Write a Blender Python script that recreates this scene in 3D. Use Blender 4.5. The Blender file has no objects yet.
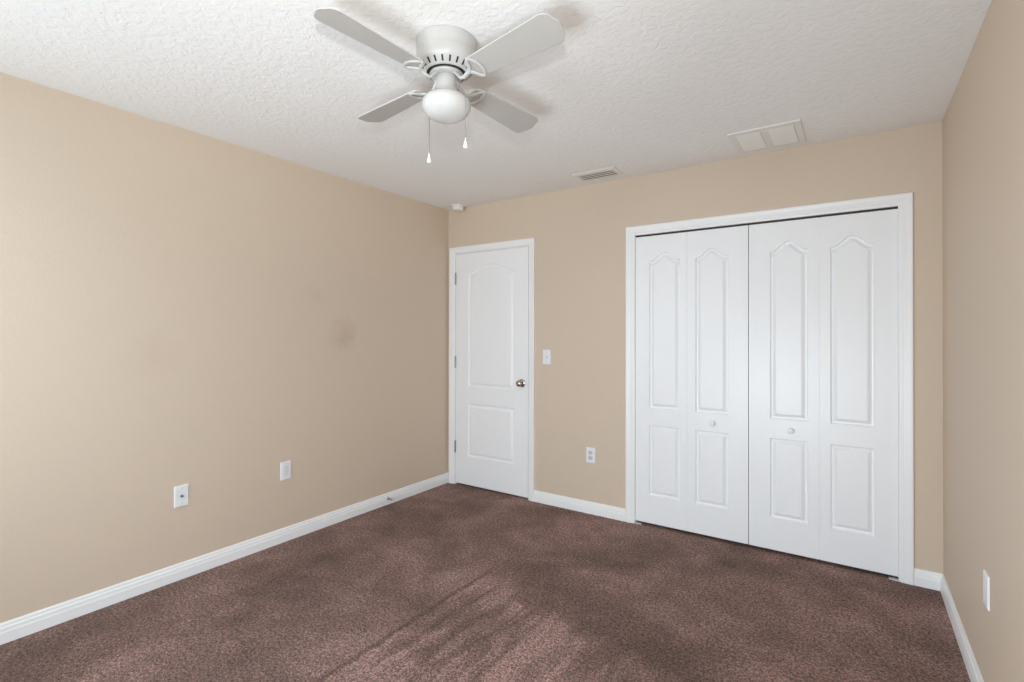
import bpy, bmesh, math
from mathutils import Vector, Matrix

PI = math.pi
sc = bpy.context.scene
C = sc.collection

# ------------------------------------------------------------------ camera
cam_data = bpy.data.cameras.new('camera')
cam = bpy.data.objects.new('camera', cam_data)
C.objects.link(cam)
sc.camera = cam
YAW, PITCH, ROLL = 0.59638, 0.0052157, 0.0019032
fw = Vector((-math.sin(YAW) * math.cos(PITCH), math.cos(YAW) * math.cos(PITCH), math.sin(PITCH)))
r0 = Vector((math.cos(YAW), math.sin(YAW), 0))
u0 = r0.cross(fw)
rt = r0 * math.cos(ROLL) + u0 * math.sin(ROLL)
up = -r0 * math.sin(ROLL) + u0 * math.cos(ROLL)
m = Matrix((rt, up, -fw)).transposed().to_4x4()
m.translation = Vector((3.0159, -3.42428, 1.32327))
cam.matrix_world = m
cam_data.sensor_width = 36.0
cam_data.lens = 504.138 / 1024 * 36.0
cam_data.shift_y = -9.067 / 1024
cam_data.clip_start = 0.02

# ------------------------------------------------------------------ world, lights, exposure
world = bpy.data.worlds.new('sky')
sc.world = world
world.use_nodes = True
wn = world.node_tree
sky = wn.nodes.new('ShaderNodeTexSky')
sky.sky_type = 'NISHITA'
sky.sun_disc = False
sky.sun_elevation = math.radians(50)
sky.sun_rotation = math.radians(20)
bgn = wn.nodes['Background']
wn.links.new(sky.outputs[0], bgn.inputs[0])
bgn.inputs[1].default_value = 0.12


def area(name, loc, target, sx, sy, energy, color, spread=PI):
    l = bpy.data.lights.new(name, 'AREA')
    l.shape = 'RECTANGLE'
    l.size, l.size_y = sx, sy
    l.energy = energy
    l.color = color
    l.spread = spread
    o = bpy.data.objects.new(name, l)
    C.objects.link(o)
    o.location = loc
    o.rotation_euler = (Vector(target) - Vector(loc)).to_track_quat('-Z', 'Y').to_euler()
    return o


# daylight falling through the two windows of the wall behind the photographer
area('window_daylight', (0.72, -3.96, 1.50), (0.72, 0, 1.50), 0.90, 1.40, 24, (0.83, 0.965, 1.07))
area('window_daylight', (2.28, -3.96, 0.68), (2.28, 0, 0.68), 0.90, 0.82, 61, (0.83, 0.965, 1.07))
# the photographer's flash just above the camera, its head tilted up to the ceiling
fl = bpy.data.lights.new('camera_flash', 'SPOT')
fl.energy = 100
fl.color = (0.97, 0.99, 0.99)
fl.shadow_soft_size = 0.03
fl.spot_size = math.radians(76)
fl.spot_blend = 1.0
flo = bpy.data.objects.new('camera_flash', fl)
C.objects.link(flo)
flo.location = (3.01, -3.45, 1.60)
flo.rotation_euler = (Vector((-0.62, 0.52, 0.58))).to_track_quat('-Z', 'Y').to_euler()

sc.view_settings.view_transform = 'Standard'
sc.view_settings.look = 'None'
sc.view_settings.gamma = 1
sc.view_settings.use_curve_mapping = False
sc.view_settings.exposure = 0.04
sc.cycles.max_bounces = 12
sc.cycles.diffuse_bounces = 8
sc.cycles.transparent_max_bounces = 16
sc.cycles.caustics_reflective = False
sc.cycles.caustics_refractive = False


# ------------------------------------------------------------------ materials
def lin(c):
    return tuple(((v / 255) / 12.92 if v / 255 <= 0.04045 else ((v / 255 + 0.055) / 1.055) ** 2.4) for v in c) + (1,)


class NT:
    def __init__(s, name):
        s.m = bpy.data.materials.new(name)
        s.m.use_nodes = True
        s.t = s.m.node_tree
        s.b = s.t.nodes['Principled BSDF']

    def n(s, typ, **kw):
        n = s.t.nodes.new(typ)
        for k, v in kw.items():
            if k in n.inputs:
                n.inputs[k].default_value = v
            else:
                setattr(n, k, v)
        return n

    def l(s, a, b):
        s.t.links.new(a, b)

    def math(s, op, a, b=None, clamp=False):
        n = s.t.nodes.new('ShaderNodeMath')
        n.operation = op
        n.use_clamp = clamp
        for i, v in enumerate((a, b)):
            if v is None:
                continue
            if isinstance(v, (int, float)):
                n.inputs[i].default_value = v
            else:
                s.l(v, n.inputs[i])
        return n.outputs[0]

    def ramp(s, fac, stops):
        n = s.t.nodes.new('ShaderNodeValToRGB')
        e = n.color_ramp.elements
        while len(e) < len(stops):
            e.new(0.5)
        for el, (p, c) in zip(e, stops):
            el.position = p
            el.color = c if len(c) == 4 else tuple(c) + (1,)
        s.l(fac, n.inputs[0])
        return n.outputs[0]

    def mix(s, fac, a, b, blend='MIX'):
        n = s.t.nodes.new('ShaderNodeMix')
        n.data_type = 'RGBA'
        n.blend_type = blend
        for sock, v in ((n.inputs[0], fac), (n.inputs[6], a), (n.inputs[7], b)):
            if isinstance(v, (int, float, tuple)):
                sock.default_value = v
            else:
                s.l(v, sock)
        return n.outputs[2]

    def bump(s, h, strength, dist):
        n = s.n('ShaderNodeBump', Strength=strength, Distance=dist)
        s.l(h, n.inputs['Height'])
        s.l(n.outputs[0], s.b.inputs['Normal'])
        return n

    def coord(s):
        n = s.t.nodes.new('ShaderNodeTexCoord')
        return n.outputs['Object']

    def noise(s, vec, scale, detail=2, rough=0.5, dist=0.0):
        n = s.n('ShaderNodeTexNoise', Scale=scale, Detail=detail, Roughness=rough, Distortion=dist)
        s.l(vec, n.inputs['Vector'])
        return n.outputs['Fac']


def plain(name, col, rough=0.5, metal=0.0, spec=0.5):
    k = NT(name)
    k.b.inputs['Base Color'].default_value = col
    k.b.inputs['Roughness'].default_value = rough
    k.b.inputs['Metallic'].default_value = metal
    k.b.inputs['Specular IOR Level'].default_value = spec
    return k


def mat_wall(name, smudges=()):
    k = NT(name)
    c = k.coord()
    base = lin((213, 196, 177))
    big = k.noise(c, 1.3, 3, 0.55)
    col = k.mix(k.math('MULTIPLY', big, 0.10), base, lin((198, 182, 164)))
    for (p, rad, amt) in smudges:          # old scuffs on the paint
        d = k.t.nodes.new('ShaderNodeVectorMath')
        d.operation = 'DISTANCE'
        k.l(c, d.inputs[0])
        d.inputs[1].default_value = p
        wob = k.noise(c, 9, 4, 0.6)
        dd = k.math('ADD', k.math('DIVIDE', d.outputs['Value'], rad), k.math('MULTIPLY', k.math('SUBTRACT', wob, 0.5), 1.6))
        f = k.math('MULTIPLY', k.math('SUBTRACT', 1.0, dd, True), amt)
        col = k.mix(f, col, lin((150, 128, 108)))
    k.l(col, k.b.inputs['Base Color'])
    k.b.inputs['Roughness'].default_value = 0.62
    k.b.inputs['Specular IOR Level'].default_value = 0.3
    h = k.noise(c, 70, 3, 0.55)
    k.bump(h, 0.25, 0.004)
    return k.m


M = {}
M['wall'] = mat_wall('beige_wall_paint')
M['wall_left'] = mat_wall('beige_scuffed_wall_paint', [((0, -1.12, 1.31), 0.14, 0.26), ((0, -2.30, 1.20), 0.16, 0.09), ((0, -1.36, 1.58), 0.10, 0.08)])


def mat_ceiling():
    k = NT('knockdown_ceiling_paint')
    c = k.coord()
    k.b.inputs['Base Color'].default_value = lin((236, 235, 233))
    k.b.inputs['Roughness'].default_value = 0.8
    k.b.inputs['Specular IOR Level'].default_value = 0.2
    a = k.noise(c, 34, 4, 0.55, 0.6)
    plate = k.ramp(a, [(0.40, (0, 0, 0)), (0.58, (1, 1, 1))])
    fine = k.noise(c, 120, 2, 0.5)
    h = k.math('ADD', plate, k.math('MULTIPLY', fine, 0.35))
    k.bump(h, 0.42, 0.003)
    return k.m


M['ceiling'] = mat_ceiling()


def mat_carpet():
    k = NT('brown_cut_pile_carpet')
    c = k.coord()
    # the lay of the pile: soft patches where it leans one way or the other
    lay = k.noise(c, 1.9, 4, 0.55, 0.5)
    lay2 = k.noise(c, 7.0, 4, 0.65, 0.4)
    sx = k.t.nodes.new('ShaderNodeSeparateXYZ')
    k.l(c, sx.inputs[0])
    X, Y = sx.outputs['X'], sx.outputs['Y']
    wob = k.math('MULTIPLY', k.math('SUBTRACT', lay2, 0.5), 0.30)
    small = k.math('MULTIPLY', wob, 0.22)
    # area brushed by the vacuum cleaner: a straight left side, a ragged slanting far side
    inx = k.math('MULTIPLY', k.math('SUBTRACT', k.math('ADD', X, small), 1.335), 30.0, True)
    far = k.math('SUBTRACT', k.math('ADD', -0.69, wob), k.math('MULTIPLY', X, 0.34))
    iny = k.math('MULTIPLY', k.math('SUBTRACT', far, Y), 9.0, True)
    fade = k.math('MULTIPLY', k.math('SUBTRACT', 2.75, k.math('ADD', X, wob)), 2.0, True)
    track = k.math('MULTIPLY', k.math('MULTIPLY', inx, iny), fade)
    mp = k.n('ShaderNodeMapping')
    mp.inputs['Scale'].default_value = (8.5, 1.5, 1)
    k.l(c, mp.inputs['Vector'])
    streak = k.noise(mp.outputs[0], 1.0, 5, 0.68, 0.8)
    # ridge left along the straight side of the brushed area and beside the left wall
    ridge = k.math('SUBTRACT', 1.0, k.math('MULTIPLY', k.math('ABSOLUTE', k.math('SUBTRACT', k.math('ADD', X, small), 1.325)), 48.0), True)
    ridge = k.math('MULTIPLY', ridge, k.math('MULTIPLY', k.math('SUBTRACT', -1.08, Y), 12.0, True))
    edge = k.math('SUBTRACT', 1.0, k.math('MULTIPLY', k.math('ABSOLUTE', k.math('SUBTRACT', k.math('ADD', X, wob), 0.43)), 9.0), True)
    edge = k.math('MULTIPLY', edge, k.math('MULTIPLY', k.math('SUBTRACT', -1.0, Y), 1.2, True))
    # swath leaning away beyond the slanting side
    beyond = k.math('SUBTRACT', 1.0, k.math('MULTIPLY', k.math('ABSOLUTE', k.math('SUBTRACT', k.math('SUBTRACT', Y, far), 0.16)), 4.5), True)
    beyond = k.math('MULTIPLY', beyond, k.math('MULTIPLY', k.math('SUBTRACT', X, 1.2), 4.0, True))
    v0 = k.math('ADD', k.math('MULTIPLY', lay, 0.68), k.math('MULTIPLY', lay2, 0.32))
    v1 = k.math('ADD', v0, k.math('MULTIPLY', track, k.math('ADD', 0.05, k.math('MULTIPLY', k.math('SUBTRACT', streak, 0.5), 1.15))))
    v1 = k.math('SUBTRACT', v1, k.math('MULTIPLY', ridge, 0.21))
    v1 = k.math('SUBTRACT', v1, k.math('MULTIPLY', edge, 0.07))
    v1 = k.math('SUBTRACT', v1, k.math('MULTIPLY', beyond, 0.09))
    v = k.ramp(v1, [(0.34, lin((108, 83, 73))), (0.50, lin((137, 108, 98))), (0.67, lin((172, 138, 130)))])
    # the tufts
    g1 = k.noise(c, 105, 4, 0.8)
    g2 = k.noise(c, 60, 2, 0.6)
    vor = k.n('ShaderNodeTexVoronoi', Scale=170.0)
    k.l(c, vor.inputs['Vector'])
    g = k.math('ADD', k.math('MULTIPLY', g1, 0.75), k.math('MULTIPLY', g2, 0.25))
    grain = k.ramp(g, [(0.41, (0.25, 0.23, 0.23)), (0.51, (1.0, 1.0, 1.0)), (0.60, (1.95, 1.86, 1.82))])
    col = k.mix(1.0, v, grain, 'MULTIPLY')
    k.l(col, k.b.inputs['Base Color'])
    k.b.inputs['Roughness'].default_value = 0.95
    k.b.inputs['Specular IOR Level'].default_value = 0.1
    k.b.inputs['Sheen Weight'].default_value = 0.15
    k.b.inputs['Sheen Roughness'].default_value = 0.5
    h = k.math('SUBTRACT', g, k.math('MULTIPLY', vor.outputs['Distance'], 0.6))
    k.bump(h, 0.8, 0.016)
    return k.m


M['carpet'] = mat_carpet()
M['trim'] = plain('white_trim_paint', lin((243, 244, 245)), 0.35).m


def mat_door(name, col, rough, grain):
    k = plain(name, col, rough)
    c = k.coord()
    mp = k.n('ShaderNodeMapping')
    mp.inputs['Scale'].default_value = (26, 1, 2.2)
    k.l(c, mp.inputs['Vector'])
    w = k.n('ShaderNodeTexNoise', Scale=3.0, Detail=5.0, Roughness=0.65, Distortion=1.2)
    k.l(mp.outputs[0], w.inputs['Vector'])
    k.bump(w.outputs['Fac'], grain, 0.0015)
    return k.m


M['door'] = mat_door('white_door_paint', lin((243, 245, 247)), 0.42, 0.10)
M['closet'] = mat_door('white_woodgrain_door_paint', lin((243, 245, 247)), 0.34, 0.55)
M['plastic'] = plain('white_plastic', lin((236, 238, 240)), 0.3).m
M['plastic_grey'] = plain('soft_grey_plastic', lin((206, 209, 213)), 0.35).m
M['insert'] = plain('off_white_plastic', lin((224, 226, 229)), 0.3).m
M['dark'] = plain('dark_slot', (0.012, 0.012, 0.013, 1), 0.6).m
M['gap'] = plain('dark_gap', (0.05, 0.048, 0.046, 1), 0.7).m
M['nickel'] = plain('brushed_nickel', (0.50, 0.46, 0.40, 1), 0.22, 1.0).m
M['hinge'] = plain('dull_steel', (0.36, 0.36, 0.35, 1), 0.38, 1.0).m
M['chrome'] = plain('steel_chain', (0.42, 0.42, 0.42, 1), 0.3, 1.0).m
M['fan'] = plain('white_fan_enamel', lin((188, 187, 184)), 0.35).m
M['blade'] = plain('white_fan_blade', lin((178, 175, 170)), 0.5).m
M['vent'] = plain('white_vent_enamel', lin((228, 225, 220)), 0.45).m
M['vent_slat'] = plain('louvre_enamel', lin((214, 210, 205)), 0.45).m
M['vent_edge'] = M['vent']


def mat_globe():
    k = plain('opal_glass', lin((204, 204, 202)), 0.12)
    k.b.inputs['Subsurface Weight'].default_value = 0.25
    k.b.inputs['Subsurface Radius'].default_value = (0.02, 0.02, 0.02)
    k.b.inputs['Coat Weight'].default_value = 0.5
    k.b.inputs['Coat Roughness'].default_value = 0.05
    return k.m


M['globe'] = mat_globe()


def mat_pane():
    k = NT('window_glass')
    out = k.t.nodes['Material Output']
    tr = k.n('ShaderNodeBsdfTransparent')
    gl = k.n('ShaderNodeBsdfGlossy', Roughness=0.02)
    fr = k.n('ShaderNodeFresnel', IOR=1.45)
    mx = k.n('ShaderNodeMixShader')
    k.l(fr.outputs[0], mx.inputs[0])
    k.l(tr.outputs[0], mx.inputs[1])
    k.l(gl.outputs[0], mx.inputs[2])
    k.l(mx.outputs[0], out.inputs['Surface'])
    return k.m


M['pane'] = mat_pane()


# ------------------------------------------------------------------ mesh helpers
def obj(name, bm, mat, parent=None, smooth=False, loc=None, bevel=0.0):
    bmesh.ops.recalc_face_normals(bm, faces=bm.faces)
    me = bpy.data.meshes.new(name)
    bm.to_mesh(me)
    bm.free()
    me.materials.append(mat)
    if smooth:
        for p in me.polygons:
            p.use_smooth = True
    o = bpy.data.objects.new(name, me)
    C.objects.link(o)
    if loc is not None:
        o.location = loc
    if parent:
        o.parent = parent
    if bevel:
        b = o.modifiers.new('bevel', 'BEVEL')
        b.width = bevel
        b.segments = 2
        b.limit_method = 'ANGLE'
        b.angle_limit = math.radians(40)
    if smooth:
        es = o.modifiers.new('edge', 'EDGE_SPLIT')
        es.split_angle = math.radians(38)
    return o


def tag(o, label, cat=None, group=None, kind=None):
    o['label'] = label
    if cat:
        o['category'] = cat
    if group:
        o['group'] = group
    if kind:
        o['kind'] = kind
    return o


def empty(name, loc, label, cat, group=None, kind=None):
    o = bpy.data.objects.new(name, None)
    C.objects.link(o)
    o.location = loc
    o.empty_display_size = 0.05
    return tag(o, label, cat, group, kind)


def add_box(bm, x0, x1, y0, y1, z0, z1):
    v = [bm.verts.new(p) for p in ((x0, y0, z0), (x1, y0, z0), (x1, y1, z0), (x0, y1, z0), (x0, y0, z1), (x1, y0, z1), (x1, y1, z1), (x0, y1, z1))]
    for f in ((0, 1, 2, 3), (4, 5, 6, 7), (0, 1, 5, 4), (1, 2, 6, 5), (2, 3, 7, 6), (3, 0, 4, 7)):
        bm.faces.new([v[i] for i in f])
    return v


def boxes(*bs):
    bm = bmesh.new()
    for b in bs:
        add_box(bm, *b)
    return bm


def add_lathe(bm, prof, seg=48, M4=None, close_ends=True):
    """prof: (r, z) pairs, around z; M4 maps to place"""
    M4 = M4 or Matrix()
    rings = []
    for r, z in prof:
        if r < 1e-6:
            rings.append([bm.verts.new(M4 @ Vector((0, 0, z)))])
        else:
            rings.append([bm.verts.new(M4 @ Vector((r * math.cos(2 * PI * i / seg), r * math.sin(2 * PI * i / seg), z))) for i in range(seg)])
    for a, b in zip(rings, rings[1:]):
        if len(a) == 1 and len(b) == 1:
            continue
        for i in range(seg):
            j = (i + 1) % seg
            if len(a) == 1:
                bm.faces.new((a[0], b[i], b[j]))
            elif len(b) == 1:
                bm.faces.new((a[i], a[j], b[0]))
            else:
                bm.faces.new((a[i], a[j], b[j], b[i]))
    if close_ends:
        for r in (rings[0], rings[-1]):
            if len(r) > 1:
                bm.faces.new(r)


def lathe(prof, seg=48, M4=None):
    bm = bmesh.new()
    add_lathe(bm, prof, seg, M4)
    return bm


def smooth_path(pts, n=6):
    """Catmull-Rom through pts"""
    pts = [Vector(p) for p in pts]
    P = [2 * pts[0] - pts[1]] + pts + [2 * pts[-1] - pts[-2]]
    out = []
    for i in range(1, len(P) - 2):
        for k in range(n):
            t = k / n
            a, b, c, d = P[i - 1], P[i], P[i + 1], P[i + 2]
            out.append(0.5 * ((2 * b) + (c - a) * t + (2 * a - 5 * b + 4 * c - d) * t * t + (3 * b - a - 3 * c + d) * t ** 3))
    out.append(P[-2])
    return out


def add_tube(bm, pts, rad, seg=10, flat=1.0, refup=Vector((0, 0, 1))):
    """tube along points; rad a number or a list; flat scales the section along refup"""
    pts = [Vector(p) for p in pts]
    n = len(pts)
    rings = []
    for i, p in enumerate(pts):
        t = (pts[min(i + 1, n - 1)] - pts[max(i - 1, 0)]).normalized()
        s = t.cross(refup)
        if s.length < 1e-4:
            s = t.cross(Vector((1, 0, 0)))
        s.normalize()
        w = s.cross(t).normalized()
        r = rad[i] if isinstance(rad, (list, tuple)) else rad
        rings.append([bm.verts.new(p + s * r * math.cos(2 * PI * k / seg) + w * r * flat * math.sin(2 * PI * k / seg)) for k in range(seg)])
    for a, b in zip(rings, rings[1:]):
        for k in range(seg):
            j = (k + 1) % seg
            bm.faces.new((a[k], a[j], b[j], b[k]))
    bm.faces.new(rings[0])
    bm.faces.new(rings[-1])


def add_sweep(bm, prof, path, outs):
    """prof (a, b) swept along path points; outs[i] = (vector for a, vector for b) at each point"""
    rings = []
    for p, (ea, eb) in zip(path, outs):
        p = Vector(p)
        rings.append([bm.verts.new(p + Vector(ea) * a + Vector(eb) * b) for a, b in prof])
    n = len(prof)
    for r, q in zip(rings, rings[1:]):
        for k in range(n):
            j = (k + 1) % n
            bm.faces.new((r[k], r[j], q[j], q[k]))
    bm.faces.new(rings[0])
    bm.faces.new(rings[-1])


def inset(poly, d):
    """poly: counter-clockwise list of (x, z); moved inward by d with mitred corners"""
    n = len(poly)
    out = []
    for i in range(n):
        a, b, c = Vector(poly[i - 1]), Vector(poly[i]), Vector(poly[(i + 1) % n])
        e1, e2 = (b - a).normalized(), (c - b).normalized()
        n1, n2 = Vector((-e1.y, e1.x)), Vector((-e2.y, e2.x))
        k = n1 + n2
        k = k / max(k.dot(n1), 0.25) if k.length > 1e-6 else n1
        q = b + k * d
        out.append((q.x, q.y))
    return out


def panel_leaf(x0, x1, z0, z1, y, th, panels, arch_fn, rings):
    """moulded door leaf: slab from (x0,z0) to (x1,z1), front at y facing -y, th thick. panels: (xl, xr, zb, zt, rise)"""
    bm = bmesh.new()

    def V(x, z, yy):
        return bm.verts.new((x, yy, z))
    xl, xr = panels[0][0], panels[0][1]
    polys = []
    for (a, b, zb, zt, rise) in panels:
        p = [(a, zb), (b, zb)]
        if rise:
            N = 24
            for i in range(N + 1):
                t = 1 - 2 * i / N
                p.append(((a + b) / 2 + t * (b - a) / 2, zt + rise * arch_fn(t)))
        else:
            p += [(b, zt), (a, zt)]
        polys.append(p)
    cur = [V(*q, y) for q in ((x0, z0), (xl, z0), (xl, z1), (x0, z1))]
    bm.faces.new(cur)
    bm.faces.new([V(*q, y) for q in ((xr, z0), (x1, z0), (x1, z1), (xr, z1))])
    lower = [(xl, z0), (xr, z0)]
    for p in polys:
        bm.faces.new([V(*q, y) for q in lower + [p[1], p[0]]])
        top = p[2:]                                   # right to left
        lower = [top[-1]] + list(reversed(top))[1:]   # left to right
    bm.faces.new([V(*q, y) for q in lower + [(xr, z1), (xl, z1)]])
    for p in polys:
        prev = [V(*q, y) for q in p]
        for d, dep in rings:
            cur = [V(*q, y + dep) for q in inset(p, d)]
            for i in range(len(p)):
                j = (i + 1) % len(p)
                bm.faces.new((prev[i], prev[j], cur[j], cur[i]))
            prev = cur
        bm.faces.new(prev)
    # edges and back
    yb = y + th
    a = [(x0, z0), (x1, z0), (x1, z1), (x0, z1)]
    for i in range(4):
        p, q = a[i], a[(i + 1) % 4]
        bm.faces.new((V(*p, y), V(*q, y), V(*q, yb), V(*p, yb)))
    bm.faces.new([V(*q, yb) for q in a])
    bmesh.ops.remove_doubles(bm, verts=bm.verts, dist=1e-5)
    bmesh.ops.triangulate(bm, faces=[f for f in bm.faces if len(f.verts) > 4])
    return bm


# ------------------------------------------------------------------ the room
W, H, D = 3.397, 2.44, 3.90
T = 0.12
YB = 0.80                     # how far the closet and the hall run behind the end wall

tag(obj('floor', boxes((-T, W + T, -D - T, YB, -0.10, 0.0)), M['carpet']),
    'brown cut-pile carpet covering the whole bedroom floor', 'carpet', kind='structure')
tag(obj('ceiling', boxes((-T, W + T, -D - T, YB, H, H + 0.10)), M['ceiling']),
    'white textured knockdown ceiling above the bedroom', 'ceiling', kind='structure')
tag(obj('wall_left', boxes((-T, 0, -D - T, YB, 0, H)), M['wall_left']),
    'long beige painted wall on the left, faintly scuffed', 'wall', kind='structure')
tag(obj('wall_right', boxes((W, W + T, -D - T, YB, 0, H)), M['wall']),
    'beige painted wall at the right edge of the room', 'wall', kind='structure')

DX0, DX1, DZ = 0.088, 0.854, 2.036            # entry door opening
CX0, CX1, CZ = 1.737, 3.216, 2.022            # closet opening
tag(obj('wall_back', boxes((0, DX0, 0, T, 0, H), (DX0, DX1, 0, T, DZ, H), (DX1, CX0, 0, T, 0, H), (CX0, CX1, 0, T, CZ, H), (CX1, W, 0, T, 0, H)), M['wall']),
    'beige painted end wall holding the entry door and the closet', 'wall', kind='structure')
tag(obj('wall_closet', boxes((0, W, 0.70, YB, 0, H), (1.24, 1.34, T, 0.70, 0, H)), M['wall']),
    'unlit wall inside the closet behind the bifold doors', 'wall', kind='structure')

# wall behind the camera with two windows
wins = [(0.25, 1.19, 0.78, 2.22), (1.81, 2.75, 0.24, 1.12)]
(a0, b0, c0, d0), (a1, b1, c1, d1) = wins
bm = boxes((0, a0, -D - T, -D, 0, H), (a0, b0, -D - T, -D, 0, c0), (a0, b0, -D - T, -D, d0, H), (b0, a1, -D - T, -D, 0, H),
           (a1, b1, -D - T, -D, 0, c1), (a1, b1, -D - T, -D, d1, H), (b1, W, -D - T, -D, 0, H))
tag(obj('wall_rear', bm, M['wall']), 'beige window wall behind the camera', 'wall', kind='structure')
for i, (a, b, WZ0, WZ1) in enumerate(wins):
    w = empty('window_%d' % (i + 1), ((a + b) / 2, -D, WZ0), ('tall left' if i == 0 else 'low right') + ' white sash window in the wall behind the camera', 'window', kind='structure')
    hw, hh = (b - a) / 2, WZ1 - WZ0
    f = obj('window_frame', boxes((-hw, -hw + 0.04, -0.10, -0.03, 0, hh), (hw - 0.04, hw, -0.10, -0.03, 0, hh), (-hw + 0.04, hw - 0.04, -0.10, -0.03, 0, 0.04),
                                  (-hw + 0.04, hw - 0.04, -0.10, -0.03, hh - 0.04, hh), (-hw + 0.04, hw - 0.04, -0.085, -0.045, hh / 2 - 0.018, hh / 2 + 0.018)), M['trim'], w)
    obj('pane', boxes((-hw + 0.03, hw - 0.03, -0.068, -0.064, 0.03, hh - 0.03)), M['pane'], w)
    obj('window_sill', boxes((-hw - 0.04, hw + 0.04, -0.03, 0.04, -0.022, 0)), M['trim'], w, bevel=0.004)

# baseboards: (height along wall normal, z)
BB = [(0, 0.0), (0.0145, 0.0), (0.0145, 0.046), (0.0125, 0.052), (0.0115, 0.066), (0.008, 0.071), (0.0075, 0.080), (0.004, 0.087), (0, 0.087)]


def baseboard(name, p, q, nrm, label):
    bm = bmesh.new()
    add_sweep(bm, BB, [p, q], [(nrm, (0, 0, 1))] * 2)
    return tag(obj(name, bm, M['trim']), label, 'baseboard', kind='structure')


baseboard('baseboard_left', (0, -D, 0), (0, -0.0005, 0), (1, 0, 0), 'white moulded baseboard along the left wall')
baseboard('baseboard_right', (W, -D, 0), (W, -0.0005, 0), (-1, 0, 0), 'white moulded baseboard along the right wall')
baseboard('baseboard_back', (0.912, 0, 0), (1.675, 0, 0), (0, -1, 0), 'white baseboard between the entry door and the closet')
baseboard('baseboard_back', (3.277, 0, 0), (W - 0.0005, 0, 0), (0, -1, 0), 'short white baseboard piece right of the closet casing')
baseboard('baseboard_rear', (0.0005, -D, 0), (W - 0.0005, -D, 0), (0, 1, 0), 'white baseboard under the windows behind the camera')


def casing(name, xl, xr, zt, wl, wr, wt, jamb, label):
    """door casing: profile (outward, thickness) mitred around three sides, plus the jamb lining"""
    bm = bmesh.new()
    prof = [(0, 0), (0, 0.008), (0.10, 0.010), (0.22, 0.0105), (0.30, 0.0135), (0.62, 0.0150), (0.80, 0.0175), (0.95, 0.0175), (1.0, 0.0145), (1.0, 0)]
    path = [(xl, 0, 0), (xl, 0, zt), (xr, 0, zt), (xr, 0, 0)]
    outs = [((-wl, 0, 0), (0, -1, 0)), ((-wl, 0, wt), (0, -1, 0)), ((wr, 0, wt), (0, -1, 0)), ((wr, 0, 0), (0, -1, 0))]
    add_sweep(bm, prof, path, outs)
    for b in jamb:
        add_box(bm, *b)
    return tag(obj(name, bm, M['trim']), label, 'door casing', kind='structure')


casing('trim_1', 0.085, 0.857, 2.039, 0.062, 0.055, 0.056,
       [(DX0, DX0 + 0.002, 0, T, 0, DZ), (DX1 - 0.002, DX1, 0, T, 0, DZ), (DX0 + 0.002, DX1 - 0.002, 0, T, DZ - 0.003, DZ),
        (DX0 + 0.002, DX0 + 0.014, 0.045, 0.08, 0, DZ), (DX1 - 0.014, DX1 - 0.002, 0.045, 0.08, 0, DZ)],
       'white casing around the entry door')
casing('trim_2', CX0, CX1, CZ, 0.062, 0.060, 0.064, [(CX0, CX0 + 0.003, 0, T, 0, CZ - 0.001), (CX1 - 0.003, CX1, 0, T, 0, CZ - 0.001)], 'white moulded casing around the closet opening')

# ------------------------------------------------------------------ entry door
SX0, SX1 = 0.0915, 0.8485
SLABX = (SX0 + SX1) / 2
door = empty('door_1', (SLABX, 0, 0), 'white two-panel entry door with an arched top panel, in the left corner', 'door', kind='structure')


def soft_arch(t):
    u = min(1.0, abs(t) / 0.92)
    return (1 - u * u) ** 1.35


def cathedral(t):
    u = min(1.0, max(0.0, (abs(t) - 0.06) / 0.84))
    return 1 - u * u * (3 - 2 * u)


RD = [(0.003, 0.0050), (0.010, 0.0105), (0.018, 0.0105), (0.033, 0.0012), (0.036, 0.0002)]
bm = panel_leaf(SX0, SX1, 0.014, 2.031, 0.0, 0.035, [(0.228, 0.712, 0.262, 0.722, 0), (0.228, 0.712, 0.868, 1.852, 0.072)], soft_arch, RD)
bmesh.ops.translate(bm, verts=bm.verts, vec=(-SLABX, 0, 0))
obj('door_slab', bm, M['door'], door)
for z in (1.818, 1.080, 0.332):
    bm = bmesh.new()
    add_lathe(bm, [(0, -0.054), (0.0035, -0.054), (0.0045, -0.051), (0.0065, -0.051), (0.0065, 0.051), (0.0045, 0.051), (0.0035, 0.054), (0, 0.054)], 14,
              Matrix.Translation((0.0885 - SLABX, -0.0065, z)))
    add_box(bm, 0.0895 - SLABX, 0.0925 - SLABX, -0.005, 0.002, z - 0.05, z + 0.05)
    obj('hinge', bm, M['hinge'], door, smooth=True)
KN = Matrix.Translation((0.789 - SLABX, 0, 0.930)) @ Matrix.Rotation(PI / 2, 4, 'X')
k = obj('knob', lathe([(0.012, 0.004), (0.011, 0.022), (0.014, 0.030), (0.022, 0.035), (0.0255, 0.044), (0.0245, 0.053), (0.0185, 0.059), (0.009, 0.062), (0, 0.0625)], 32, KN), M['nickel'], door, smooth=True)
k['label'] = 'brushed nickel door knob'
obj('rosette', lathe([(0.033, 0.0), (0.033, 0.003), (0.029, 0.007), (0.018, 0.009), (0.012, 0.010)], 32, KN), M['nickel'], k, smooth=True)

# ------------------------------------------------------------------ closet bifold doors
RC = [(0.002, 0.0060), (0.007, 0.0135), (0.013, 0.0140), (0.031, 0.0012), (0.034, 0.0002)]
YL = 0.006
LZ0, LZ1 = 0.020, 2.009


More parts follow.
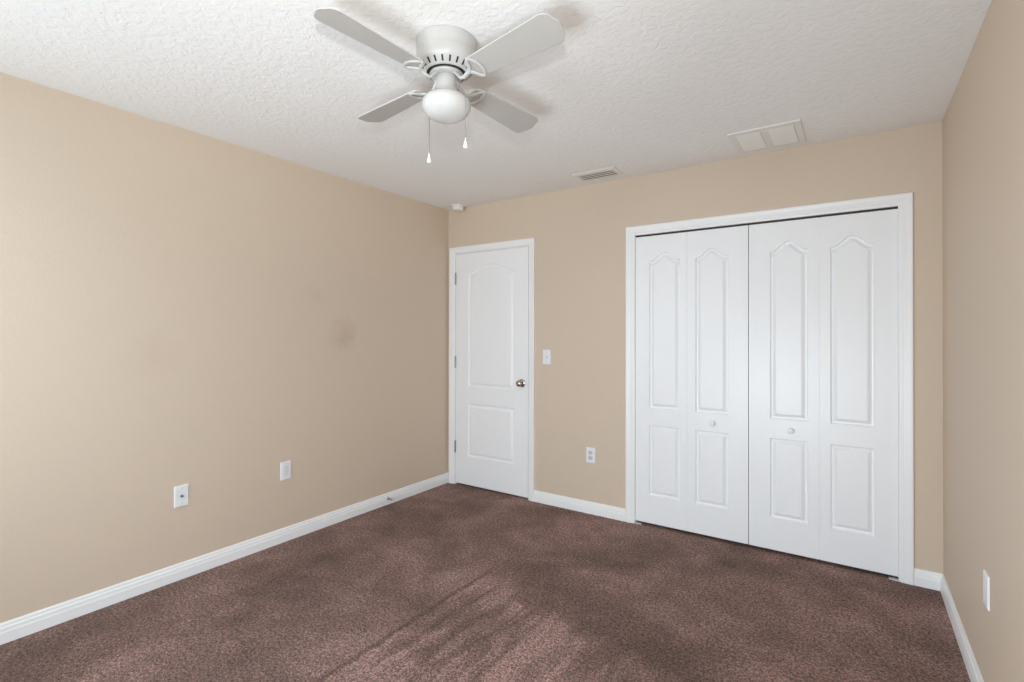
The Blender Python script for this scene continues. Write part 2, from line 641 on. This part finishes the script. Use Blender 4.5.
def bifold(name, cx, leaves, kx, label):
    d = empty(name, (cx, YL, 0), label, 'closet door', kind='structure')
    for (a, b, pl, pr) in leaves:
        bm = panel_leaf(a, b, LZ0, LZ1, 0.0, 0.030, [(pl, pr, 0.212, 0.697, 0), (pl, pr, 0.814, 1.832, 0.056)], cathedral, RC)
        bmesh.ops.translate(bm, verts=bm.verts, vec=(-cx, 0, 0))
        obj('door_leaf', bm, M['closet'], d)
    h = (leaves[0][1] + leaves[1][0]) / 2 - cx
    obj('gap_backing', boxes((h - 0.012, h + 0.012, 0.0050, 0.0060, LZ0 + 0.002, LZ1 - 0.002)), M['closet'], d)  # added white backing, keeps the gap between the leaves from going dark
    K = Matrix.Translation((kx - cx, 0, 0.752)) @ Matrix.Rotation(PI / 2, 4, 'X')
    obj('knob', lathe([(0.010, 0.0), (0.0095, 0.008), (0.012, 0.012), (0.0165, 0.017), (0.0175, 0.022), (0.0160, 0.027), (0.010, 0.030), (0, 0.031)], 28, K), M['plastic'], d, smooth=True)
    return d


bifold('door_2', 2.105, [(1.742, 2.0928, 1.838, 2.049), (2.0956, 2.4680, 2.149, 2.352)], 2.258,
       'left white bifold closet door, its knob on the right leaf')
bifold('door_3', 2.842, [(2.4720, 2.8475, 2.590, 2.790), (2.8503, 3.2120, 2.902, 3.110)], 2.702,
       'right white bifold closet door, its knob on the left leaf')
tag(obj('trim_3', boxes((CX0 + 0.002, CX1 - 0.002, 0.012, 0.034, 2.0125, CZ)), M['gap']), 'dark track in the gap above the bifold doors', 'door track', kind='structure')


def pivot(x, s, label):
    o = empty('pivot_bracket', (x, -0.002, 0), label, 'bracket', 'closet floor pivots')
    obj('foot_plate', boxes((0, s * 0.045, -0.005, 0.026, 0.0, 0.003) if s > 0 else (s * 0.045, 0, -0.005, 0.026, 0.0, 0.003)), M['plastic'], o, bevel=0.001)
    obj('upright', boxes((0, s * 0.003, -0.004, 0.026, 0.003, 0.014) if s > 0 else (s * 0.003, 0, -0.004, 0.026, 0.003, 0.014)), M['plastic'], o)
    bm = lathe([(0.004, 0.003), (0.004, 0.019)], 12, Matrix.Translation((s * 0.022, 0.018, 0)))
    obj('pin', bm, M['hinge'], o, smooth=True)


pivot(CX0 + 0.001, 1, 'small white pivot bracket on the carpet at the closet left jamb')
pivot(CX1 - 0.001, -1, 'small white pivot bracket on the carpet at the closet right jamb')

# ------------------------------------------------------------------ ceiling fan
FX, FY = 1.726, -1.974
fan = empty('ceiling_fan', (FX, FY, H), 'white four-blade hugger ceiling fan with a globe light and pull chains', 'ceiling fan')
PH = -0.1013
z0 = -H
hp = [(0.0, 2.4395), (0.112, 2.4395), (0.1155, 2.436), (0.1155, 2.420), (0.1135, 2.400), (0.1120, 2.392), (0.1135, 2.388), (0.1135, 2.358), (0.1115, 2.349),
      (0.107, 2.343), (0.086, 2.3215), (0.082, 2.3195), (0.045, 2.3195), (0.045, 2.325), (0.0, 2.325)]
hous = obj('motor_housing', lathe([(r, z + z0) for r, z in hp], 64), M['fan'], fan, smooth=True)
# cooling slots around the sloping rim
for i in range(22):
    a = 2 * PI * (i + 0.5) / 22
    ra, ta = Vector((math.cos(a), math.sin(a), 0)), Vector((-math.sin(a), math.cos(a), 0))
    p0 = ra * 0.1035 + Vector((0, 0, 2.3392 + z0))
    p1 = ra * 0.0885 + Vector((0, 0, 2.3238 + z0))
    nn = (ra * 0.715 + Vector((0, 0, -0.70))).normalized()
    bm = bmesh.new()
    vs = []
    for p in (p0, p1):
        for s, h in ((-1, 0.0010), (1, 0.0010), (1, -0.002), (-1, -0.002)):
            vs.append(bm.verts.new(p + ta * s * 0.0033 + nn * h))
    for f in ((0, 1, 2, 3), (4, 5, 6, 7), (0, 1, 5, 4), (1, 2, 6, 5), (2, 3, 7, 6), (3, 0, 4, 7)):
        bm.faces.new([vs[q] for q in f])
    obj('cooling_slot', bm, M['dark'], hous)
obj('flywheel', lathe([(r, z + z0) for r, z in [(0.0, 2.3200), (0.062, 2.3200), (0.064, 2.3150), (0.062, 2.3090), (0, 2.3085)]], 40), M['fan'], fan, smooth=True)

obj('motor_gap', lathe([(r, z + z0) for r, z in [(0.0, 2.3215), (0.0755, 2.3215), (0.0755, 2.3188), (0, 2.3188)]], 40), M['dark'], hous)
ZB = 2.294 + z0
PITCH_B = -0.205


def blade_outline():
    L0, L1, wr, wt = 0.128, 0.528, 0.0500, 0.0652
    pts = []

    def w(s):
        return wr + (wt - wr) * (s - 0.17) / (0.528 - 0.17)
    rr = 0.030
    rt_ = 0.034
    for i in range(9):
        a = PI + i / 8 * PI / 2 
        pts.append((L0 + rr + rr * math.cos(a), -w(L0) + rr + rr * math.sin(a)))
    n = 8
    for i in range(n + 1):
        a = -PI / 2 + i / n * PI / 2
        pts.append((L1 - 0.010 - rt_ + rt_ * math.cos(a), -w(L1) + rt_ + rt_ * math.sin(a)))
    for i in range(1, 12):                                # slightly bowed tip
        t = -1 + 2 * i / 12
        pts.append((L1 - 0.010 + 0.010 * (1 - t * t), t * (w(L1) - rt_)))
    for i in range(n + 1):
        a = i / n * PI / 2
        pts.append((L1 - 0.010 - rt_ + rt_ * math.cos(a), w(L1) - rt_ + rt_ * math.sin(a)))
    for i in range(9):
        a = PI / 2 + i / 8 * PI / 2
        pts.append((L0 + rr + rr * math.cos(a), w(L0) - rr + rr * math.sin(a)))
    return pts


def extrude(pts, h0, h1):
    bm = bmesh.new()
    lo = [bm.verts.new((x, y, h0)) for x, y in pts]
    hi = [bm.verts.new((x, y, h1)) for x, y in pts]
    n = len(pts)
    bm.faces.new(lo)
    bm.faces.new(hi)
    for i in range(n):
        j = (i + 1) % n
        bm.faces.new((lo[i], lo[j], hi[j], hi[i]))
    return bm


def iron_mesh(bm_h):
    bm = bmesh.new()
    h = -0.006
    stem = smooth_path([(0.048, 0, 0.016), (0.062, 0, 0.002), (0.080, 0, -0.017), (0.100, 0, -0.019), (0.118, 0, -0.012), (0.130, 0, -0.009)], 5)
    add_tube(bm, stem, [0.0098 - 0.0018 * min(1, i / 12) for i in range(len(stem))], 10, 0.75)
    for s in (-1, 1):
        pr = smooth_path([(0.122, 0, -0.0105), (0.134, s * 0.010, -0.0085), (0.143, s * 0.026, -0.0075), (0.150, s * 0.041, -0.007), (0.161, s * 0.047, -0.0065)], 5)
        add_tube(bm, pr, [0.0086 - 0.0022 * i / (len(pr) - 1) for i in range(len(pr))], 10, 0.7)
        ar = smooth_path([(0.163, s * 0.046, -0.0065), (0.172, s * 0.030, -0.0065), (0.178, s * 0.012, -0.0065), (0.179, 0, -0.0065)], 5)
        add_tube(bm, ar, [0.0058 + 0.0014 * math.sin(PI * i / (len(ar) - 1)) for i in range(len(ar))], 10, 0.7)
    add_box(bm, 0.040, 0.060, -0.010, 0.010, 0.0120, 0.0170)
    return bm


for b, ang in enumerate((-90, 0, 90, 180)):
    a = math.radians(ang) + PH
    Mb = Matrix.Translation((0, 0, ZB)) @ Matrix.Rotation(math.radians(2.0), 4, Vector((-math.cos(YAW), -math.sin(YAW), 0))) @ Matrix.Rotation(a, 4, 'Z')
    bm = extrude(blade_outline(), -0.003, 0.003)
    bl = obj('blade', bm, M['blade'], fan, bevel=0.0012)
    bl.data.materials.append(M['fan'])
    for p in bl.data.polygons:
        if len(p.vertices) == 4:
            p.material_index = 1              # edge faces coloured lighter, for the light they catch
    bl.matrix_local = Mb @ Matrix.Rotation(PITCH_B, 4, 'X')
    bm = iron_mesh(0)
    # the iron twists from level at the hub to the blade's pitch
    for v in bm.verts:
        f = min(1, max(0, (v.co.x - 0.075) / 0.05))
        q = Matrix.Rotation(PITCH_B * f, 4, 'X') @ v.co
        v.co = q
    ir = obj('blade_iron', bm, M['fan'], fan, smooth=True)
    ir.matrix_local = Mb

obj('switch_housing', lathe([(r, z + z0) for r, z in [(0.0, 2.3085), (0.037, 2.3085), (0.0395, 2.305), (0.0395, 2.262), (0.0415, 2.260), (0.0425, 2.250), (0.0425, 2.244), (0.030, 2.240), (0, 2.240)]], 40), M['fan'], fan, smooth=True)
gp = [(0.036, 2.243), (0.048, 2.2425), (0.066, 2.238), (0.080, 2.229), (0.0900, 2.216), (0.0938, 2.202), (0.0922, 2.189), (0.0845, 2.176), (0.074, 2.1645), (0.058, 2.1545), (0.038, 2.1475), (0.018, 2.1445), (0, 2.144)]
obj('light_globe', lathe([(r, z + z0 - 0.003) for r, z in gp], 56), M['globe'], fan, smooth=True)

rgt = Vector((math.cos(YAW), math.sin(YAW), 0))
fwd = Vector((-math.sin(YAW), math.cos(YAW), 0))
for side, dep, zt, zb in ((-0.0755, 0.062, 2.040, 1.999), (0.0790, -0.057, 2.054, 2.013)):
    dirv = (rgt * side + fwd * dep)
    rr = dirv.length
    d = dirv.normalized()
    pts = smooth_path([d * 0.038 + Vector((0, 0, 2.268 + z0)), d * 0.060 + Vector((0, 0, 2.2555 + z0)), d * 0.084 + Vector((0, 0, 2.2335 + z0)), d * (rr - 0.0008) + Vector((0, 0, 2.205 + z0))], 5)
    n = 14
    for i in range(1, n + 1):
        pts.append(dirv + Vector((0, 0, 2.205 + z0 + (zt - 2.205) * i / n)))
    bm = bmesh.new()
    add_tube(bm, pts, 0.0011, 6, 1.0, Vector((0.3, 0.5, 0.1)))
    # beads of the chain
    for p in pts[::2]:
        add_lathe(bm, [(0, -0.0017), (0.0014, -0.0009), (0.0014, 0.0009), (0, 0.0017)], 6, Matrix.Translation(p))
    ch = obj('pull_chain', bm, M['chrome'], fan, smooth=True)
    h = zt - zb
    prof = [(0, 0), (0.0018, -0.0005), (0.0022, -0.10 * h), (0.0035, -0.28 * h), (0.0072, -0.62 * h), (0.0086, -0.80 * h), (0.0080, -0.92 * h), (0.0040, -0.99 * h), (0, -h)]
    k = obj('pull_knob', lathe(prof, 20, Matrix.Translation(dirv + Vector((0, 0, zt + z0)))), M['plastic'], ch, smooth=True)

# ------------------------------------------------------------------ ceiling vents, smoke detector
vx, vy = 1.542, -0.190
reg = empty('air_register', (vx, vy, H), 'small white slatted air supply register in the ceiling above the light switch', 'air vent')
hx, hy = 0.158, 0.096
ix, iy = 0.128, 0.066
bm = bmesh.new()
ringo = [[(sx * a, sy * b, z) for sx, sy in ((-1, -1), (1, -1), (1, 1), (-1, 1))] for a, b, z in ((hx, hy, 0), (hx, hy, -0.003), (hx - 0.010, hy - 0.010, -0.007), (ix, iy, -0.009), (ix, iy, -0.0005))]
prev = None
for ring in ringo:
    cur = [bm.verts.new(p) for p in ring]
    if prev:
        for i in range(4):
            bm.faces.new((prev[i], prev[(i + 1) % 4], cur[(i + 1) % 4], cur[i]))
    prev = cur
obj('vent_frame', bm, M['vent'], reg)
obj('duct', boxes((-ix, ix, -iy, iy, -0.0012, -0.0004)), M['dark'], reg)
for y in (-0.0520, -0.0190, 0.0150, 0.0500):
    bm = boxes((-ix + 0.001, ix - 0.001, y - 0.0092, y + 0.0092, -0.0086, -0.0070))
    obj('slat', bm, M['vent_slat'], reg)

rx0, rx1, ry0, ry1 = 2.433, 2.789, -0.443, -0.090
gx, gy = (rx0 + rx1) / 2, (ry0 + ry1) / 2
ret = empty('return_grille', (gx, gy, H), 'large square white return air grille of two louvred bays in the ceiling above the closet', 'air vent')
hx, hy = (rx1 - rx0) / 2, (ry1 - ry0) / 2
fr = 0.034
bm = boxes((-hx, -hx + fr, -hy, hy, -0.010, 0), (hx - fr, hx, -hy, hy, -0.010, 0), (-hx + fr, hx - fr, -hy, -hy + fr + 0.010, -0.010, 0), (-hx + fr, hx - fr, hy - fr, hy, -0.010, 0))
obj('vent_frame', bm, M['vent'], ret, bevel=0.002)
obj('mullion', boxes((-0.017, 0.017, -hy + fr + 0.010, hy - fr, -0.010, 0)), M['vent'], ret)
for a, b in ((-hx + fr, -0.017), (0.017, hx - fr)):
    bm = bmesh.new()
    add_box(bm, a + 0.0005, b - 0.0005, -hy + fr + 0.0105, hy - fr - 0.0005, -0.0118, -0.0005)
    y = -hy + fr + 0.018
    while y < hy - fr - 0.006:                          # pressed fins across the bay
        add_box(bm, a + 0.004, b - 0.004, y, y + 0.0065, -0.0136, -0.0118)
        y += 0.0125
    obj('louvre_panel', bm, M['vent'], ret)

sd = empty('smoke_detector', (0.178, -0.082, H), 'round white smoke detector on the ceiling in the far left corner', 'smoke detector')
obj('base', lathe([(0, 0), (0.058, 0), (0.058, -0.008), (0.052, -0.010), (0, -0.010)], 40), M['vent'], sd, smooth=True)
obj('cover', lathe([(0, -0.010), (0.050, -0.010), (0.050, -0.036), (0.045, -0.044), (0.020, -0.047), (0, -0.047)], 40), M['vent'], sd, smooth=True)

# ------------------------------------------------------------------ wall plates
FACE = {'back': Matrix.Identity(4), 'left': Matrix.Rotation(PI / 2, 4, 'Z'), 'right': Matrix.Rotation(-PI / 2, 4, 'Z')}
# plates are modelled facing -y; 'left' turns that to +x, 'right' to -x


def plate(name, loc, face, label, cat, group=None):
    o = empty(name, loc, label, cat, group)
    o.rotation_euler = FACE[face].to_euler()
    bm = bmesh.new()
    prev = None
    for a, b, y in ((0.0355, 0.0575, 0), (0.0355, 0.0575, -0.003), (0.0320, 0.0540, -0.0062)):
        cur = [bm.verts.new((sx * a, y, sz * b)) for sx, sz in ((-1, -1), (1, -1), (1, 1), (-1, 1))]
        if prev:
            for i in range(4):
                bm.faces.new((prev[i], prev[(i + 1) % 4], cur[(i + 1) % 4], cur[i]))
        prev = cur
    bm.faces.new(prev)
    obj('plate', bm, M['plastic'], o, bevel=0.0008)
    return o


RX = Matrix.Rotation(PI / 2, 4, 'X')


def screw(o, z, r=0.0032):
    obj('screw', lathe([(0, 0.0055), (r, 0.0055), (r, 0.0070), (r * 0.7, 0.0076), (0, 0.0078)], 14, Matrix.Translation((0, 0, z)) @ RX), M['plastic_grey'], o, smooth=True)


sw = plate('light_switch', (1.023, 0, 1.147), 'back', 'white toggle light switch on the beige wall right of the entry door', 'light switch')
obj('switch_slot', boxes((-0.0055, 0.0055, -0.0070, -0.0058, -0.0125, 0.0125)), M['plastic_grey'], sw)
bm = bmesh.new()
tv = [bm.verts.new(p) for p in ((-0.0042, -0.0062, -0.008), (0.0042, -0.0062, -0.008), (0.0042, -0.0062, 0.008), (-0.0042, -0.0062, 0.008),
                               (-0.0034, -0.0175, 0.005), (0.0034, -0.0175, 0.005), (0.0034, -0.0155, 0.0125), (-0.0034, -0.0155, 0.0125))]
for f in ((0, 1, 2, 3), (4, 5, 6, 7), (0, 1, 5, 4), (1, 2, 6, 5), (2, 3, 7, 6), (3, 0, 4, 7)):
    bm.faces.new([tv[i] for i in f])
obj('toggle', bm, M['plastic'], sw, bevel=0.0008)
screw(sw, 0.030)
screw(sw, -0.030)


def duplex(o):
    for z in (0.0195, -0.0195):
        pts = []
        for i in range(28):
            a = 2 * PI * i / 28
            pts.append((max(-0.0172, min(0.0172, 0.0185 * math.cos(a))), max(-0.0140, min(0.0140, 0.0172 * math.sin(a)))))
        bm = extrude(pts, 0.0052, 0.0076)
        bmesh.ops.transform(bm, verts=bm.verts, matrix=Matrix.Translation((0, 0, z)) @ RX)
        r = obj('receptacle', bm, M['plastic_grey'], o)
        obj('socket_slot', boxes((-0.0075, -0.0053, -0.0080, -0.0070, z - 0.001, z + 0.0075), (0.0053, 0.0075, -0.0080, -0.0070, z - 0.001, z + 0.0065), (-0.0022, 0.0022, -0.0080, -0.0070, z - 0.0095, z - 0.0055)), M['dark'], r)
    screw(o, 0.0)


duplex(plate('power_outlet', (1.399, 0, 0.431), 'back', 'white power outlet on the end wall between entry door and closet', 'power outlet'))

cx_ = plate('coax_plate', (0, -2.167, 0.447), 'left', 'white cable wall plate with a dark centre jack, on the left wall', 'wall plate')
nut = obj('connector', lathe([(0, 0.0055), (0.0075, 0.0055), (0.0075, 0.0085), (0.0048, 0.0088), (0.0048, 0.0170), (0.0036, 0.0175), (0, 0.0175)], 18, RX.copy()), M['hinge'], cx_, smooth=True)
nut['label'] = 'dark metal cable jack'
screw(cx_, 0.042)
screw(cx_, -0.042)

dec = plate('wall_outlet', (0, -1.562, 0.450), 'left', 'white wall plate with a flat rectangular insert, on the left wall nearer the door', 'wall plate')
obj('insert', boxes((-0.0165, 0.0165, -0.0078, -0.0055, -0.0335, 0.0335)), M['insert'], dec, bevel=0.0008)
screw(dec, 0.045, 0.0022)
screw(dec, -0.045, 0.0022)

rp = plate('blank_plate', (W, -1.046, 0.440), 'right', 'white plate low on the right wall, seen nearly edge-on', 'wall plate')
screw(rp, 0.042)
screw(rp, -0.042)

# ------------------------------------------------------------------ door stop on the left baseboard
ds = empty('door_stop', (0.0145, -0.715, 0.046), 'small grey metal door stop screwed to the left baseboard', 'door stop')
RYM = Matrix.Rotation(PI / 2, 4, 'Y')
obj('base', lathe([(0, -0.002), (0.010, -0.002), (0.010, 0.003), (0.006, 0.006), (0, 0.006)], 18, RYM.copy()), M['hinge'], ds, smooth=True)
hel = [Vector((0.006 + 0.048 * i / 180, 0.0046 * math.cos(i * 0.62), 0.0046 * math.sin(i * 0.62) - 0.002 * (i / 180) ** 2)) for i in range(181)]
bm = bmesh.new()
add_tube(bm, hel, 0.0013, 6, 1.0, Vector((1, 0.01, 0)))
obj('spring', bm, M['hinge'], ds, smooth=True)
obj('rubber_tip', lathe([(0, 0.052), (0.0065, 0.053), (0.0070, 0.064), (0.0050, 0.068), (0, 0.0685)], 16, RYM.copy()), M['plastic_grey'], ds, smooth=True)
